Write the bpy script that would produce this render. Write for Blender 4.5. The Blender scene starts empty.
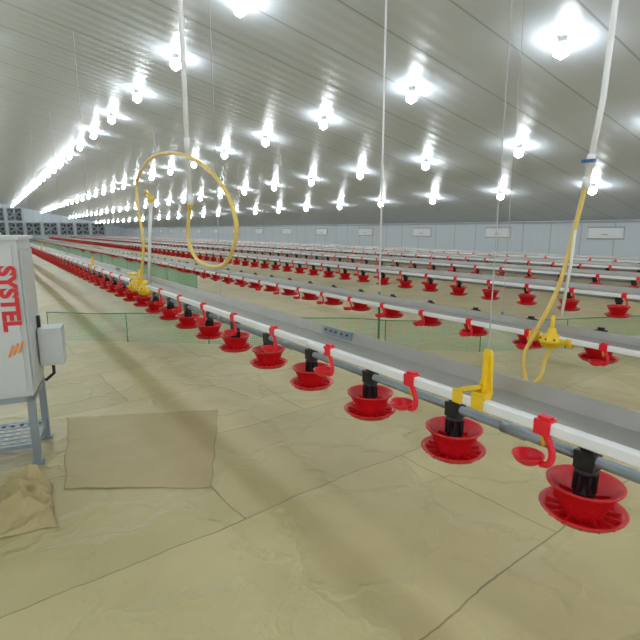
import bpy, bmesh, math, random
from mathutils import Vector, Matrix, noise
random.seed(4)
S=bpy.context.scene
S.view_settings.view_transform='Standard'
EYE=1.6; WX=17.0; YE=76.0; YB=-5.0
def ceil_z(x): return 1.93+.2*(WX-abs(x))

# ---------------- materials
def mat(name,col,rough=.5,metal=0,noise_amt=0,nscale=8,bump=0,bscale=40,spec=.5,emit=None,es=0,trans=0):
    m=bpy.data.materials.new(name); m.use_nodes=True
    nt=m.node_tree; b=nt.nodes['Principled BSDF']
    b.inputs['Base Color'].default_value=(*col,1); b.inputs['Roughness'].default_value=rough
    b.inputs['Metallic'].default_value=metal; b.inputs['Specular IOR Level'].default_value=spec
    b.inputs['Transmission Weight'].default_value=trans
    if emit: 
        b.inputs['Emission Color'].default_value=(*emit,1); b.inputs['Emission Strength'].default_value=es
    tc=nt.nodes.new('ShaderNodeTexCoord')
    n=nt.nodes.new('ShaderNodeTexNoise'); n.inputs['Scale'].default_value=nscale; n.inputs['Detail'].default_value=4
    nt.links.new(tc.outputs['Object'],n.inputs['Vector'])
    mx=nt.nodes.new('ShaderNodeMix'); mx.data_type='RGBA'
    a=max(noise_amt,.03)
    mx.inputs[6].default_value=(*[c*(1-a) for c in col],1); mx.inputs[7].default_value=(*[min(1,c*(1+a)) for c in col],1)
    nt.links.new(n.outputs['Fac'],mx.inputs[0]); nt.links.new(mx.outputs[2],b.inputs['Base Color'])
    if bump:
        n2=nt.nodes.new('ShaderNodeTexNoise'); n2.inputs['Scale'].default_value=bscale
        nt.links.new(tc.outputs['Object'],n2.inputs['Vector'])
        bp=nt.nodes.new('ShaderNodeBump'); bp.inputs['Strength'].default_value=bump
        nt.links.new(n2.outputs['Fac'],bp.inputs['Height']); nt.links.new(bp.outputs[0],b.inputs['Normal'])
    return m
RED=mat('red_plastic',(.68,.010,.016),.32)
REDB=mat('red_cup_plastic',(.80,.012,.03),.3)
BLK=mat('black_plastic',(.012,.012,.014),.4)
WHT=mat('white_pvc',(.86,.86,.87),.3)
YEL=mat('yellow_plastic',(.85,.56,.02),.35)
HOSE=mat('yellow_hose',(.80,.58,.15),.35)
ALU=mat('aluminium',(.40,.39,.36),.42,.6,.12,6)
GAL=mat('galvanised_steel',(.28,.33,.36),.38,.4,.15,14)
CORD=mat('cord',(.45,.45,.46),.7)
GRN=mat('green_plastic',(.03,.26,.10),.5)
BLU=mat('blue_plastic',(.03,.12,.35),.4)
CAB=mat('cabinet_paint',(.55,.58,.57),.4)
GREY=mat('grey_box',(.38,.40,.40),.45)
DARK=mat('dark_fan',(.035,.04,.045),.5)
REDT=mat('red_lettering',(.6,.02,.02),.5)
ORG=mat('orange_mark',(.8,.25,.05),.5)
CLR=mat('clear_tube',(.75,.78,.72),.2)
LAMP=mat('lamp_glow',(1,1,1),.4,emit=(.89,.95,1),es=68)
SHEET=mat('kraft_sheet',(.42,.34,.16),.5,0,.12,3,.25,12)
INL=mat('inlet_white',(.85,.87,.88),.45)

def floor_mat():
    m=bpy.data.materials.new('floor_paper'); m.use_nodes=True; nt=m.node_tree; L=nt.links.new
    b=nt.nodes['Principled BSDF']; tc=nt.nodes.new('ShaderNodeTexCoord')
    mp=nt.nodes.new('ShaderNodeMapping'); mp.inputs['Rotation'].default_value=(0,0,math.radians(-3))
    L(tc.outputs['Object'],mp.inputs[0])
    nz=nt.nodes.new('ShaderNodeTexNoise'); nz.inputs['Scale'].default_value=1.3; nz.inputs['Detail'].default_value=5
    L(mp.outputs[0],nz.inputs['Vector'])
    add=nt.nodes.new('ShaderNodeVectorMath'); add.operation='MULTIPLY_ADD'
    add.inputs[1].default_value=(.16,.16,0); L(nz.outputs['Color'],add.inputs[0]); L(mp.outputs[0],add.inputs[2])
    br=nt.nodes.new('ShaderNodeTexBrick'); br.inputs['Scale'].default_value=1
    br.inputs['Brick Width'].default_value=2.5; br.inputs['Row Height'].default_value=1.15
    br.inputs['Mortar Size'].default_value=.006; br.inputs['Mortar Smooth'].default_value=.6
    br.inputs['Color1'].default_value=(.55,.47,.235,1); br.inputs['Color2'].default_value=(.46,.40,.195,1)
    br.inputs['Mortar'].default_value=(.29,.24,.12,1)
    L(add.outputs[0],br.inputs['Vector'])
    n2=nt.nodes.new('ShaderNodeTexNoise'); n2.inputs['Scale'].default_value=1.6; n2.inputs['Detail'].default_value=6
    L(tc.outputs['Object'],n2.inputs['Vector'])
    rp=nt.nodes.new('ShaderNodeValToRGB'); rp.color_ramp.elements[0].position=.3; rp.color_ramp.elements[1].position=.7
    rp.color_ramp.elements[0].color=(.86,.86,.83,1); rp.color_ramp.elements[1].color=(1.06,1.06,1.1,1)
    L(n2.outputs['Fac'],rp.inputs[0])
    mx=nt.nodes.new('ShaderNodeMix'); mx.data_type='RGBA'; mx.blend_type='MULTIPLY'; mx.inputs[0].default_value=1
    L(br.outputs['Color'],mx.inputs[6]); L(rp.outputs[0],mx.inputs[7]); L(mx.outputs[2],b.inputs['Base Color'])
    b.inputs['Roughness'].default_value=.38
    # creases: thin voronoi-edge folds in the paper, plus soft undulation
    vo=nt.nodes.new('ShaderNodeTexVoronoi'); vo.feature='DISTANCE_TO_EDGE'; vo.inputs['Scale'].default_value=1.7
    nz2=nt.nodes.new('ShaderNodeTexNoise'); nz2.inputs['Scale'].default_value=3; nz2.inputs['Detail'].default_value=4
    L(tc.outputs['Object'],nz2.inputs['Vector'])
    a2=nt.nodes.new('ShaderNodeVectorMath'); a2.operation='MULTIPLY_ADD'; a2.inputs[1].default_value=(.5,.5,0)
    L(nz2.outputs['Color'],a2.inputs[0]); L(tc.outputs['Object'],a2.inputs[2]); L(a2.outputs[0],vo.inputs['Vector'])
    mr=nt.nodes.new('ShaderNodeMapRange'); mr.inputs[1].default_value=0; mr.inputs[2].default_value=.08; mr.inputs[3].default_value=.7; mr.inputs[4].default_value=0
    L(vo.outputs['Distance'],mr.inputs[0])
    s1=nt.nodes.new('ShaderNodeMath'); s1.operation='MULTIPLY_ADD'; s1.inputs[1].default_value=1.5
    L(nz2.outputs['Fac'],s1.inputs[0]); L(mr.outputs[0],s1.inputs[2])
    ma=nt.nodes.new('ShaderNodeMath'); ma.operation='MULTIPLY_ADD'; ma.inputs[1].default_value=-.8
    L(br.outputs['Fac'],ma.inputs[0]); L(s1.outputs[0],ma.inputs[2])
    bp=nt.nodes.new('ShaderNodeBump'); bp.inputs['Strength'].default_value=.4; bp.inputs['Distance'].default_value=.03
    L(ma.outputs[0],bp.inputs['Height']); L(bp.outputs[0],b.inputs['Normal'])
    return m
def panel_mat(name,col,period,axis,rough,metal,bstr):
    m=bpy.data.materials.new(name); m.use_nodes=True; nt=m.node_tree; L=nt.links.new
    b=nt.nodes['Principled BSDF']; tc=nt.nodes.new('ShaderNodeTexCoord')
    sp=nt.nodes.new('ShaderNodeSeparateXYZ'); L(tc.outputs['Object'],sp.inputs[0])
    def M(op,a,v=None):
        n=nt.nodes.new('ShaderNodeMath'); n.operation=op; L(a,n.inputs[0])
        if v is not None: n.inputs[1].default_value=v
        return n.outputs[0]
    d=M('DIVIDE',sp.outputs[axis],period); f=M('FRACT',d); seam=M('LESS_THAN',f,.03)
    mx=nt.nodes.new('ShaderNodeMix'); mx.data_type='RGBA'
    mx.inputs[6].default_value=(*col,1); mx.inputs[7].default_value=(*[c*.65 for c in col],1)
    L(seam,mx.inputs[0]); L(mx.outputs[2],b.inputs['Base Color'])
    b.inputs['Roughness'].default_value=rough; b.inputs['Metallic'].default_value=metal
    s=M('MULTIPLY',sp.outputs[axis],2*math.pi/(period/4)); s=M('SINE',s)
    bp=nt.nodes.new('ShaderNodeBump'); bp.inputs['Strength'].default_value=bstr; bp.inputs['Distance'].default_value=.01
    L(s,bp.inputs['Height']); L(bp.outputs[0],b.inputs['Normal'])
    return m
FLOOR=floor_mat()
CEIL=panel_mat('ceiling_panel',(.66,.72,.79),1.1,1,.36,.05,.2)
WALL=panel_mat('wall_panel',(.62,.68,.72),1.1,1,.45,0,.2)
WALLE=panel_mat('end_wall_panel',(.60,.66,.72),1.1,0,.45,0,.2)
def net_mat(name,film,grid):
    m=bpy.data.materials.new(name); m.use_nodes=True; nt=m.node_tree; L=nt.links.new
    b=nt.nodes['Principled BSDF']; b.inputs['Base Color'].default_value=(.18,.46,.26,1); b.inputs['Roughness'].default_value=.4
    uv=nt.nodes.new('ShaderNodeUVMap'); sp=nt.nodes.new('ShaderNodeSeparateXYZ'); L(uv.outputs[0],sp.inputs[0])
    outs=[]
    for k in (0,1):
        a=nt.nodes.new('ShaderNodeMath'); a.operation='MULTIPLY'; a.inputs[1].default_value=32; L(sp.outputs[k],a.inputs[0])
        f=nt.nodes.new('ShaderNodeMath'); f.operation='FRACT'; L(a.outputs[0],f.inputs[0])
        g=nt.nodes.new('ShaderNodeMath'); g.operation='LESS_THAN'; g.inputs[1].default_value=grid; L(f.outputs[0],g.inputs[0]); outs.append(g.outputs[0])
    mxm=nt.nodes.new('ShaderNodeMath'); mxm.operation='MAXIMUM'; L(outs[0],mxm.inputs[0]); L(outs[1],mxm.inputs[1])
    m2=nt.nodes.new('ShaderNodeMath'); m2.operation='MAXIMUM'; L(mxm.outputs[0],m2.inputs[0]); m2.inputs[1].default_value=film
    L(m2.outputs[0],b.inputs['Alpha'])
    return m
NET=net_mat('green_net',.14,.09); NET2=net_mat('green_dense_net',.5,.35)

# ---------------- mesh helper
class MB:
    def __init__(s): s.v=[];s.f=[];s.m=[];s.mats=[];s.sm=[]
    def mi(s,m):
        if m not in s.mats: s.mats.append(m)
        return s.mats.index(m)
    def add(s,vs,fs,m,smooth=False):
        o=len(s.v); s.v+= [tuple(v) for v in vs]; k=s.mi(m)
        for f in fs: s.f.append(tuple(i+o for i in f)); s.m.append(k); s.sm.append(smooth)
    def box(s,c,d,m,R=None):
        x,y,z=[a/2 for a in d]
        vs=[Vector((i*x,j*y,k*z)) for i in(-1,1) for j in(-1,1) for k in(-1,1)]
        if R: vs=[R@v for v in vs]
        vs=[v+Vector(c) for v in vs]
        s.add(vs,[(0,1,3,2),(4,6,7,5),(0,4,5,1),(2,3,7,6),(0,2,6,4),(1,5,7,3)],m)
    def lathe(s,prof,m,c=(0,0,0),n=24,R=None):
        vs=[];fs=[]
        for r,z in prof:
            for i in range(n):
                a=2*math.pi*i/n; v=Vector((r*math.cos(a),r*math.sin(a),z))
                if R: v=R@v
                vs.append(v+Vector(c))
        for j in range(len(prof)-1):
            for i in range(n):
                a=j*n+i;b=j*n+(i+1)%n; fs.append((a,b,b+n,a+n))
        s.add(vs,fs,m,True)
    def tube(s,pts,r,m,n=8,cap=True):
        pts=[Vector(p) for p in pts]; vs=[];fs=[]
        prev=None
        for i,p in enumerate(pts):
            t=(pts[min(i+1,len(pts)-1)]-pts[max(i-1,0)]).normalized()
            if prev is None:
                up=Vector((0,0,1)) if abs(t.z)<.9 else Vector((1,0,0))
                a=t.cross(up).normalized()
            else: a=(prev-t*prev.dot(t)).normalized()
            prev=a; b=t.cross(a)
            rr=r[i] if isinstance(r,(list,tuple)) else r
            for k in range(n):
                q=2*math.pi*k/n; vs.append(p+a*math.cos(q)*rr+b*math.sin(q)*rr)
        for j in range(len(pts)-1):
            for k in range(n):
                x=j*n+k;y=j*n+(k+1)%n; fs.append((x,y,y+n,x+n))
        if cap: fs.append(tuple(range(n))); fs.append(tuple(range(len(vs)-n,len(vs))))
        s.add(vs,fs,m,True)
    def prism(s,prof,y0,y1,m,closed=True):
        n=len(prof)
        vs=[(x,y0,z) for x,z in prof]+[(x,y1,z) for x,z in prof]
        fs=[(i,(i+1)%n,(i+1)%n+n,i+n) for i in range(n if closed else n-1)]
        if closed: fs+= [tuple(range(n)),tuple(range(2*n-1,n-1,-1))]
        s.add(vs,fs,m)
    def obj(s,name,parent=None,loc=(0,0,0),coll=None):
        me=bpy.data.meshes.new(name); me.from_pydata(s.v,[],s.f)
        for m in s.mats: me.materials.append(m)
        me.polygons.foreach_set('material_index',s.m); me.polygons.foreach_set('use_smooth',s.sm)
        bm=bmesh.new(); bm.from_mesh(me); bmesh.ops.recalc_face_normals(bm,faces=bm.faces); bm.to_mesh(me); bm.free()
        me.update()
        o=bpy.data.objects.new(name,me); S.collection.objects.link(o); o.location=loc
        if parent: o.parent=parent
        return o
def empty(name,loc=(0,0,0)):
    e=bpy.data.objects.new(name,None); e.empty_display_size=.2; S.collection.objects.link(e); e.location=loc; return e
def spline(ctrl,n=8):
    c=[Vector(p) for p in ctrl]; c=[c[0]*2-c[1]]+c+[c[-1]*2-c[-2]]; out=[]
    for i in range(1,len(c)-2):
        for k in range(n):
            t=k/n; p0,p1,p2,p3=c[i-1:i+3]
            out.append(.5*((2*p1)+(p2-p0)*t+(2*p0-5*p1+4*p2-p3)*t*t+(3*p1-p0-3*p2+p3)*t**3))
    out.append(c[-2]); return out
def arr(o,dy,count):
    a=o.modifiers.new('repeat','ARRAY'); a.use_relative_offset=False; a.use_constant_offset=True
    a.constant_offset_displace=(0,dy,0); a.count=count

# ---------------- room shell
b=MB(); b.box((0,(YE+YB)/2,-.05),(2*WX+.4,YE-YB+.4,.1),FLOOR); b.obj('floor')
b=MB()
t=.12
b.prism([(0,ceil_z(0)),(WX+.2,ceil_z(WX+.2)),(WX+.2,ceil_z(WX+.2)+t),(0,ceil_z(0)+t),(-WX-.2,ceil_z(WX+.2)+t),(-WX-.2,ceil_z(WX+.2))],YB-.2,YE+.2,CEIL)
b.obj('ceiling')
hw=ceil_z(WX)
b=MB(); b.box((WX+.1,(YE+YB)/2,hw/2),(.2,YE-YB,hw),WALL); b.obj('wall_right')
b=MB(); b.box((-WX-.1,(YE+YB)/2,hw/2),(.2,YE-YB,hw),WALL); b.obj('wall_left')
b=MB(); b.prism([(-WX,0),(WX,0),(WX,hw),(0,ceil_z(0)),(-WX,hw)],YE,YE+.2,WALLE); b.obj('wall_far')
b=MB(); b.box((WX-.03,(YE+YB)/2,.18),(.06,YE-YB,.36),GREY); b.obj('baseboard_right')
b=MB(); b.box((WX-.04,(YE+YB)/2,hw-.06),(.08,YE-YB,.07),GREY); b.obj('trim_1')
def inlet_mesh():
    b=MB(); b.box((0,0,0),(.06,1.1,.42),INL); b.box((-.035,0,.19),(.03,1.16,.04),GREY); b.box((-.035,0,-.19),(.03,1.16,.04),GREY)
    b.box((-.04,0,0),(.02,1.0,.3),INL); b.box((-.06,0,-.05),(.03,.2,.03),GREY); return b
y=3.85
first=None
while y<YE-2:
    if first is None: first=inlet_mesh().obj('air_inlet',loc=(WX-.031,y,1.5))
    else:
        o=bpy.data.objects.new('air_inlet',first.data); S.collection.objects.link(o); o.location=(WX-.031,y,1.5)
    y+=4.13
def fan_mesh():
    b=MB(); w=1.6
    for sx in(-1,1):
        b.box((sx*w/2,0,0),(.1,.3,w+.1),GREY); b.box((0,0,sx*w/2),(w+.1,.3,.1),GREY)
    b.box((0,.12,0),(w,.04,w),DARK)
    R=Matrix.Rotation(math.radians(90),4,'X')
    b.lathe([(.76,-.02),(.76,.12),(.70,.12),(.70,-.02)],GAL,n=24,R=R)
    b.lathe([(0.001,.1),(.13,.1),(.13,-.05),(.001,-.05)],GAL,n=12,R=R)
    for k in range(6):
        pts=Matrix.Rotation(k*math.pi/3,4,'Y')
        c=pts@Vector((0,0,.4)); b.box(c,(.22,.02,.55),GAL,R=pts@Matrix.Rotation(.5,4,'Z'))
    return b
fm=None
for z,xs in((1.75,[1.4+2*i for i in range(8)]),(3.6,[1.4,3.4,5.4])):
    for x in xs:
        if z+.9>ceil_z(x): continue
        if fm is None: fm=fan_mesh().obj('exhaust_fan',loc=(x,YE-.16,z)).data
        else:
            o=bpy.data.objects.new('exhaust_fan',fm); S.collection.objects.link(o); o.location=(x,YE-.16,z)
# lamps
lamp=empty('ceiling_lamps')
bulbs=MB(); bases=MB()
ic=bmesh.new(); bmesh.ops.create_icosphere(ic,subdivisions=1,radius=.105)
icv=[v.co.copy() for v in ic.verts]; icf=[tuple(v.index for v in f.verts) for f in ic.faces]; ic.free()
rows=[-12.9,-9.65,-6.4,-3.3,-.1,3.15,6.4,9.65,12.9]
for x in rows:
    y=-4.9+.6
    while y<YE-1:
        z=ceil_z(x)
        bulbs.add([v+Vector((x,y,z-.17)) for v in icv],icf,LAMP,True)
        bases.lathe([(.05,z+.0),(.05,z-.05),(.07,z-.06),(.075,z-.085),(.03,z-.08),(.001,z-.08)],WHT,c=(x,y,0),n=12)  # socket plus an added flared cap that shields the ceiling from the bulb
        y+=2.7
bulbs.obj('bulbs',lamp); bases.obj('sockets_with_shields',lamp)

# ---------------- feeder pan
def pan_mesh(n,detail=True,rm=RED):
    b=MB()
    b.lathe([(.001,-.01),(.11,-.01),(.135,-.004),(.150,.016),(.162,.021),(.165,.028),(.158,.030),(.147,.026),(.132,.006),(.10,.0),(.001,.0)],rm,n=n)
    b.lathe([(.080,.0),(.086,.03),(.098,.055),(.131,.122),(.144,.129),(.146,.139),(.138,.140),(.128,.130),(.092,.066),(.07,.06),(.045,.07),(.001,.07)],rm,n=n)
    hn=14 if detail else 8
    b.lathe([(.042,.065),(.042,.10),(.037,.105),(.037,.17),(.045,.175),(.045,.20),(.001,.20)],BLK,n=hn)
    b.box((0,0,.235),(.066,.08,.075),BLK)
    b.box((0,0,.28),(.03,.05,.03),BLK)
    if detail:
        for k in range(14):
            a=2*math.pi*k/14; R=Matrix.Rotation(a,4,'Z')
            b.box(R@Vector((.115,0,.012)),(.065,.004,.02),rm,R=R)
        for k in range(8):
            a=2*math.pi*k/8; R=Matrix.Rotation(a,4,'Z')
            b.box(R@Vector((.075,0,.074)),(.06,.008,.02),rm,R=R)
            b.box(R@Vector((.041,0,.14)),(.012,.012,.07),BLK,R=R)
    return b
def cup_mesh(detail=True):
    b=MB()
    b.box((0,0,0),(.048,.062,.056),REDB); b.box((.0,.0,.034),(.03,.045,.012),REDB)
    b.lathe([(.014,-.028),(.013,-.05),(.006,-.075),(.001,-.078)],YEL,n=8)
    arm=spline([(-.012,-.01,-.02),(-.012,-.034,-.06),(-.012,-.042,-.10),(-.012,-.03,-.132),(-.012,.0,-.142)],4)
    b.tube(arm,.0125,REDB,n=6)
    c=(-.018,.045,-.145)
    b.lathe([(.001,-.012),(.030,-.010),(.048,.004),(.056,.022),(.060,.024),(.058,.028),(.052,.024),(.044,.008),(.02,-.002),(.001,-.002)],REDB,c=c,n=16 if detail else 8)
    return b
DY=.67
def feeder(i,x,y0,det):
    e=empty('feeder_line',(x,0,0)); n=int((YE-3-y0)/DY)
    pb=.46
    o=pan_mesh(28 if det else 12,det).obj('feed_pans',e,(0,y0,pb)); arr(o,DY,n)
    b=MB(); b.tube([(0,YB+1,pb+.24),(0,YE-2.5,pb+.24)],.0225,GAL,n=12); b.obj('auger_pipe',e)
    b=MB(); k=0; y=y0+.33
    while y<YE-3:
        b.tube([(0,y-.06,pb+.24),(0,y+.06,pb+.24)],.029,GAL,n=10)
        if k%(7 if i<3 else 12)==3:
            b.tube([(0,y,pb+.26),(0,y,ceil_z(x)-.002)],.003,CORD,n=4,cap=False)
            b.box((0,y,pb+.275),(.03,.02,.04),GAL)
        y+=3*DY if k%2 else 2*DY; k+=1
    b.obj('suspension',e)
def water(i,x,zc,y0,yend,det,regs=()):
    e=empty('drinker_line',(x,0,0))
    b=MB(); w,h=.019,.023
    b.prism([(-w,-h+.006),(-w+.006,-h),(w-.006,-h),(w,-h+.006),(w,h-.006),(w-.006,h),(-w+.006,h),(-w,h-.006)],YB+1,yend,WHT)
    o=b.obj('water_pipe',e,(0,0,zc))
    b=MB()
    b.prism([(.012,.025),(.05,.027),(.135,.034),(.148,.098),(.158,.098),(.158,.094),(.152,.094),(.139,.029),(.05,.021),(.012,.0245)],YB+1,yend,ALU)
    b.obj('ridge_channel',e,(0,0,zc))
    n=int((yend-y0-.5)/DY)
    o=cup_mesh(det).obj('drip_cups',e,(0,y0,zc)); arr(o,DY,n)
    return e
ph=[.87,2.02-4*DY,.3-2*DY,.5-2*DY,.1-2*DY,.45-2*DY]
for i in range(6):
    x=1.9+2.5*i
    feeder(i,x,ph[i]-DY*2,i<2)
W1=water(0,1.6,.90,.89-DY*3,YE-3,True)
W2=water(1,4.05,.66,1.82-5*DY,YE-3,True)
for i in range(2,6): water(i,1.9+2.5*i-.33,.78,ph[i]-.2-DY*2,YE-3,False)

b=MB()
def bracket(b,y,zc,x=0):
    b.box((x+.005,y,zc+.035),(.05,.06,.03),YEL)
    for s in(-1,1): b.box((x+s*.024,y,zc+.012),(.006,.055,.06),YEL)
    pr=[(-.045,.04),(.030,.04),(.025,.10),(.022,.20),(.014,.225),(-.012,.225),(-.020,.20),(-.020,.10)]
    n=len(pr)
    vs=[(x+.03-.006,y+p*-1,zc+q) for p,q in pr]+[(x+.03+.006,y+p*-1,zc+q) for p,q in pr]
    b.add(vs,[tuple(range(n)),tuple(range(n,2*n))]+[(k,(k+1)%n,(k+1)%n+n,k+n) for k in range(n)],YEL)
    b.box((x+.016,y-.003,zc+.12),(.026,.01,.15),YEL)
    b.box((x+.0,y+.055,zc+.052),(.03,.10,.016),YEL,R=Matrix.Rotation(-.35,4,'X'))
    b.box((x-.024,y+.10,zc+.01),(.01,.045,.06),YEL)
    b.tube([(x+.03,y,zc+.22),(x+.03,y,ceil_z(x+1.6)-.002)],.003,CORD,n=4,cap=False)
for y in(1.17,10,20): bracket(b,y,.90)
b.obj('hanger_brackets',W1)
b=MB()
for y in (2.35,8.4,14.5):
    b.box((.138,y,.97),(.006,.30,.055),GAL); 
    for k in range(5): b.lathe([(.007,0),(.007,.006),(.001,.008)],BLK,c=(.134,y-.11+k*.055,.975),n=8,R=Matrix.Rotation(math.radians(-90),4,'Y'))
    b.tube([(0,y-.1,.90),(0,y+.1,.90)],.027,WHT,n=12)
b.obj('joint_plates',W1)
def regulator(b,x,y,z):
    b.lathe([(.001,-.075),(.05,-.07),(.085,-.05),(.09,-.02),(.10,-.02),(.10,.01),(.088,.012),(.075,.045),(.04,.06),(.035,.10),(.02,.11),(.001,.11)],YEL,c=(x,y,z),n=20)
    for k in range(8):
        a=k*math.pi/4; b.lathe([(.009,.01),(.009,.022),(.001,.024)],BLK,c=(x+.09*math.cos(a),y+.09*math.sin(a),z),n=6)
    b.tube([(x,y-.17,z),(x,y+.17,z)],.032,YEL,n=12)
    b.tube([(x,y-.19,z),(x,y-.15,z)],.042,YEL,n=12); b.tube([(x,y+.15,z),(x,y+.19,z)],.042,YEL,n=12)
R1=empty('pressure_regulator',(1.6,0,0))
b=MB(); regulator(b,-.0,6.25,.86); regulator(b,0,6.75,.86)
b.box((0,6.5,.90),(.12,.24,.12),YEL); b.tube([(0,6.45,.94),(0,6.45,1.1)],.03,YEL); b.box((0,6.9,1.0),(.1,.16,.04),YEL)
b.obj('regulator_body',R1)
b=MB()
b.tube([(0,5.75,1.92),(0,5.92,1.45),(0,6.05,.95)],.02,CLR,n=10)
b.tube([(0,6.05,.96),(0,6.2,.93)],.02,YEL,n=10)
b.tube([(0,5.75,1.92),(0,5.735,1.97)],.032,YEL,n=10); b.tube([(0,5.74,1.96),(0,5.9,2.05),(0,6.0,2.0)],.014,YEL,n=8)
b.obj('breather_tube',R1)
b=MB(); P=[(0,4.47,1.85),(.02,4.62,1.50),(.03,4.35,1.30),(.03,3.82,1.31),(.0,3.48,1.56),(-.03,3.51,1.83),(-.04,3.89,2.085),(-.06,4.54,2.29),(-.03,5.49,2.37),(0,6.25,2.22),(0,6.36,1.95),(0,6.2,1.5),(0,6.30,1.2),(0,6.45,.98)]
b.tube(spline(P,10),.017,HOSE,n=10); b.obj('hose',R1)
b=MB(); b.tube([(0,4.47,1.86),(0,4.47,ceil_z(1.6)-.002)],.022,WHT,n=12)
b.tube([(0,4.47,1.83),(0,4.47,1.93)],.03,WHT,n=12); b.tube([(0,4.47,2.3),(0,4.47,2.42)],.028,WHT,n=12); b.tube([(0,4.47,1.80),(0,4.47,1.86)],.026,YEL,n=12)
b.obj('drop_pipe',R1)
R2=empty('pressure_regulator',(4.05,0,0))
b=MB(); regulator(b,0,2.27,.64); b.box((0,2.42,.66),(.06,.1,.07),YEL); b.tube([(0,2.27,.72),(0,2.27,.86)],.018,YEL); b.obj('regulator_body',R2)
b=MB(); b.tube([(0,2.20,.86),(0,2.16,1.3),(0,2.15,1.6)],.014,CLR,n=8); b.obj('breather_tube',R2)
b=MB(); b.tube([(0,2.10,1.96),(0,2.03,2.6),(0,1.98,ceil_z(4.05)-.002)],.022,WHT,n=12); b.tube([(0,2.10,1.93),(0,2.095,2.02)],.03,WHT,n=12)
b.tube([(0,2.08,2.10),(0,2.075,2.19)],.032,WHT,n=12); b.box((-.03,2.08,2.14),(.03,.1,.025),BLU); b.obj('drop_pipe',R2)
b=MB(); b.tube(spline([(0,2.10,1.95),(0,2.17,1.52),(-.03,2.24,1.09),(-.05,2.40,.68),(-.08,2.47,.45),(-.07,2.42,.22),(-.05,2.32,.28),(-.02,2.3,.45),(0,2.27,.58)],10),.018,HOSE,n=10); b.obj('hose',R2)
b=MB(); b.tube([(4.30,4.85,.0),(4.30,4.85,.78)],.016,GRN,n=8); b.tube([(4.30,4.85,.76),(4.30,4.85,ceil_z(4.30)-.002)],.012,WHT,n=8)
b.box((4.30,4.85,.01),(.12,.12,.02),GRN)
b.obj('support_pole')

# ---------------- net fence
def net(name,pts,h,m,amp=.04,every=8):
    e=empty(name); vs=[];uv=[];L=0; P=[Vector(p) for p in pts]; path=[]
    for a,c in zip(P,P[1:]):
        n=max(2,int((c-a).length/.15))
        for k in range(n):
            path.append(a.lerp(c,k/n))
    path.append(P[-1])
    me=bpy.data.meshes.new(name); fs=[]; top=[]; acc=[0]
    for i,p in enumerate(path):
        if i: L+=(p-path[i-1]).length; acc.append(L)
        w=Vector((noise.noise(Vector((L*1.3,0,0)))*amp*2,noise.noise(Vector((L*1.1,5,0)))*amp,0))
        hh=h*(1+.12*noise.noise(Vector((L*.9,9,0))))
        vs+= [p+Vector((0,0,.005)),p+w+Vector((0,0,hh*.5)),p+Vector((0,0,hh))]; uv+=[0,hh*.5,hh]
        top.append(p+Vector((0,0,hh)))
    for i in range(len(path)-1):
        for k in(0,1): fs.append((i*3+k,i*3+3+k,i*3+4+k,i*3+1+k))
    me.from_pydata(vs,[],fs); ul=me.uv_layers.new()
    for l in me.loops: ul.data[l.index].uv=(acc[l.vertex_index//3],uv[l.vertex_index])
    me.materials.append(m); o=bpy.data.objects.new('net_mesh',me); S.collection.objects.link(o); o.parent=e
    b=MB(); b.tube(top,.006,GRN,n=5)
    for i in range(0,len(path),every): b.tube([path[i],top[i]],.007,GRN,n=5)
    b.obj('net_posts',e)
net('net_fence',[(.62,7.97,0),(2.93,6.0,0),(5.27,3.92,0),(7.8,2.7,0),(10,1.2,0)],.42,NET,amp=.07)
net('net_fence',[(3.1,8.5,0),(3.15,30,0),(3.1,70,0)],.80,NET2,every=12)

# ---------------- control cabinet
C=empty('control_cabinet',(.155,3.65,0)); C.rotation_euler=(0,0,math.radians(-12))
b=MB()
b.box((-.4,.25,1.02),(.8,.5,1.04),CAB); b.box((-.40,-.008,1.02),(.74,.016,.97),CAB); b.box((-.4,.25,1.55),(.84,.54,.025),CAB)
b.box((.008,.25,1.02),(.012,.42,.90),CAB)
b.box((-.4,.25,1.57),(.5,.3,.03),CAB)
b.obj('cabinet_body',C)
b=MB()
for x in(-.78,-.02):
    for y in(.02,.48): b.box((x,y,.25),(.045,.045,.5),GAL); b.box((x,y,.006),(.08,.08,.012),GAL)
b.box((-.4,0.02,.48),(.8,.045,.04),GAL); b.box((-.4,.48,.48),(.8,.045,.04),GAL)
for x in(-.78,-.02): b.box((x,.25,.48),(.045,.5,.04),GAL); b.box((x,.25,.14),(.03,.44,.03),GAL)
b.box((-.4,.02,.14),(.76,.03,.03),GAL); b.box((-.4,.48,.14),(.76,.03,.03),GAL)
for k in range(12): b.box((-.72+k*.058,.25,.15),(.03,.44,.006),GAL)
for k in range(6): b.box((-.4,.06+k*.076,.153),(.74,.02,.006),GAL)
b.obj('stand',C)
b=MB(); b.box((.098,.35,.77),(.15,.20,.27),CAB); b.box((.098,.245,.77),(.125,.012,.23),CAB); b.box((.02,.35,.94),(.03,.03,.1),BLK)
b.tube([(.09,.35,.64),(.09,.35,.55),(.03,.35,.50)],.012,BLK); b.obj('junction_box',C)
tx=bpy.data.curves.new('lettering','FONT'); tx.body='SYSTEL'; tx.size=.135; tx.extrude=.002; tx.space_character=1.0; tx.offset=.006
tx.materials.append(REDT); o=bpy.data.objects.new('lettering',tx); S.collection.objects.link(o); o.parent=C
o.matrix_local=Matrix.Translation((-.115,-.019,1.375))@Matrix.Rotation(math.radians(90),4,'X')@Matrix.Rotation(math.radians(-90),4,'Z')
b=MB()
for k in range(3): b.box((-.095+k*.03,-.019,.82+.012*k),(.014,.004,.08),ORG,R=Matrix.Rotation(.35,4,'Y'))
b.obj('emblem',C)

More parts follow.
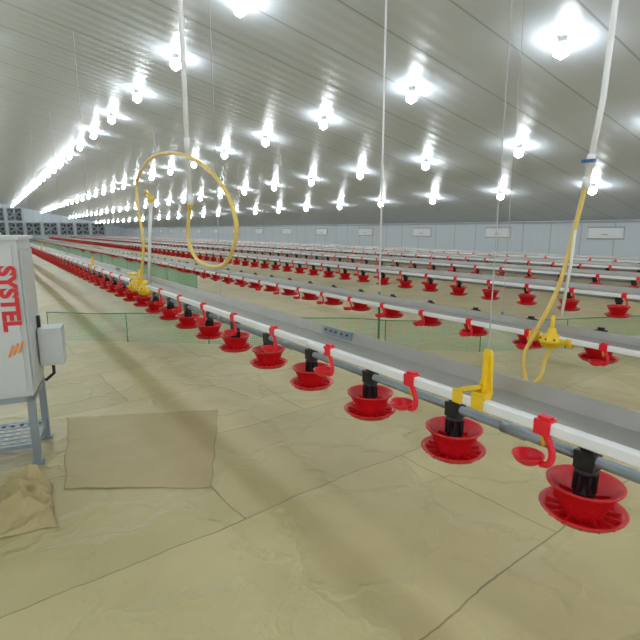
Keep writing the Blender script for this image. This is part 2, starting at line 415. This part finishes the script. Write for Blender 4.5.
# ---------------- loose sheets
def sheet(name,q,nx,ny,f,m,wob):
    q=[Vector((*p,0)) for p in q]; vs=[];fs=[]
    for j in range(ny+1):
        for i in range(nx+1):
            u,v=i/nx,j/ny
            p=q[0].lerp(q[1],u).lerp(q[3].lerp(q[2],u),v)
            z=f(p,u,v)
            e=Vector((noise.noise(p*5),noise.noise(p*5+Vector((7,0,0))),0))*wob
            p=p+e; p.z=z; vs.append(p)
    for j in range(ny):
        for i in range(nx):
            a=j*(nx+1)+i; fs.append((a,a+1,a+nx+2,a+nx+1))
    me=bpy.data.meshes.new(name); me.from_pydata(vs,[],fs); me.materials.append(m)
    for p in me.polygons: p.use_smooth=True
    o=bpy.data.objects.new(name,me); S.collection.objects.link(o)
    so=o.modifiers.new('t','SOLIDIFY'); so.thickness=.002
    return o
def ridged(p,s): return 1-abs(noise.noise(p*s))*2
sheet('paper_sheet',[(.24,3.19),(1.01,2.68),(1.57,3.91),(.42,4.48)],90,90,
      lambda p,u,v:.004+.004*abs(noise.noise(p*2.5))+.004*max(0,ridged(p,3))**4,SHEET,.014)
sheet('crumpled_paper',[(-.50,3.02),(.16,2.74),(.17,3.27),(.11,3.60)],110,110,
      lambda p,u,v:.005+.30*(math.sin(math.pi*u)**.7*math.sin(math.pi*v)**.6)*max(0,(.04+.40*max(0,ridged(p+Vector((.3,.1,0)),2.6))**4+.32*max(0,ridged(p,6))**4+.12*max(0,ridged(p,13))**3)),SHEET,.05)

# ---------------- world / camera
w=bpy.data.worlds.new('world'); S.world=w; w.use_nodes=True
w.node_tree.nodes['Background'].inputs[0].default_value=(.90,.93,.95,1); w.node_tree.nodes['Background'].inputs[1].default_value=1.3
cd=bpy.data.cameras.new('camera'); cam=bpy.data.objects.new('camera',cd); S.collection.objects.link(cam)
cd.lens=27; cd.sensor_width=36; cd.clip_end=300; cd.clip_start=.05
cam.location=(0,0,EYE); cam.rotation_euler=(math.radians(90-10.62),0,math.radians(-34.45))
S.camera=cam
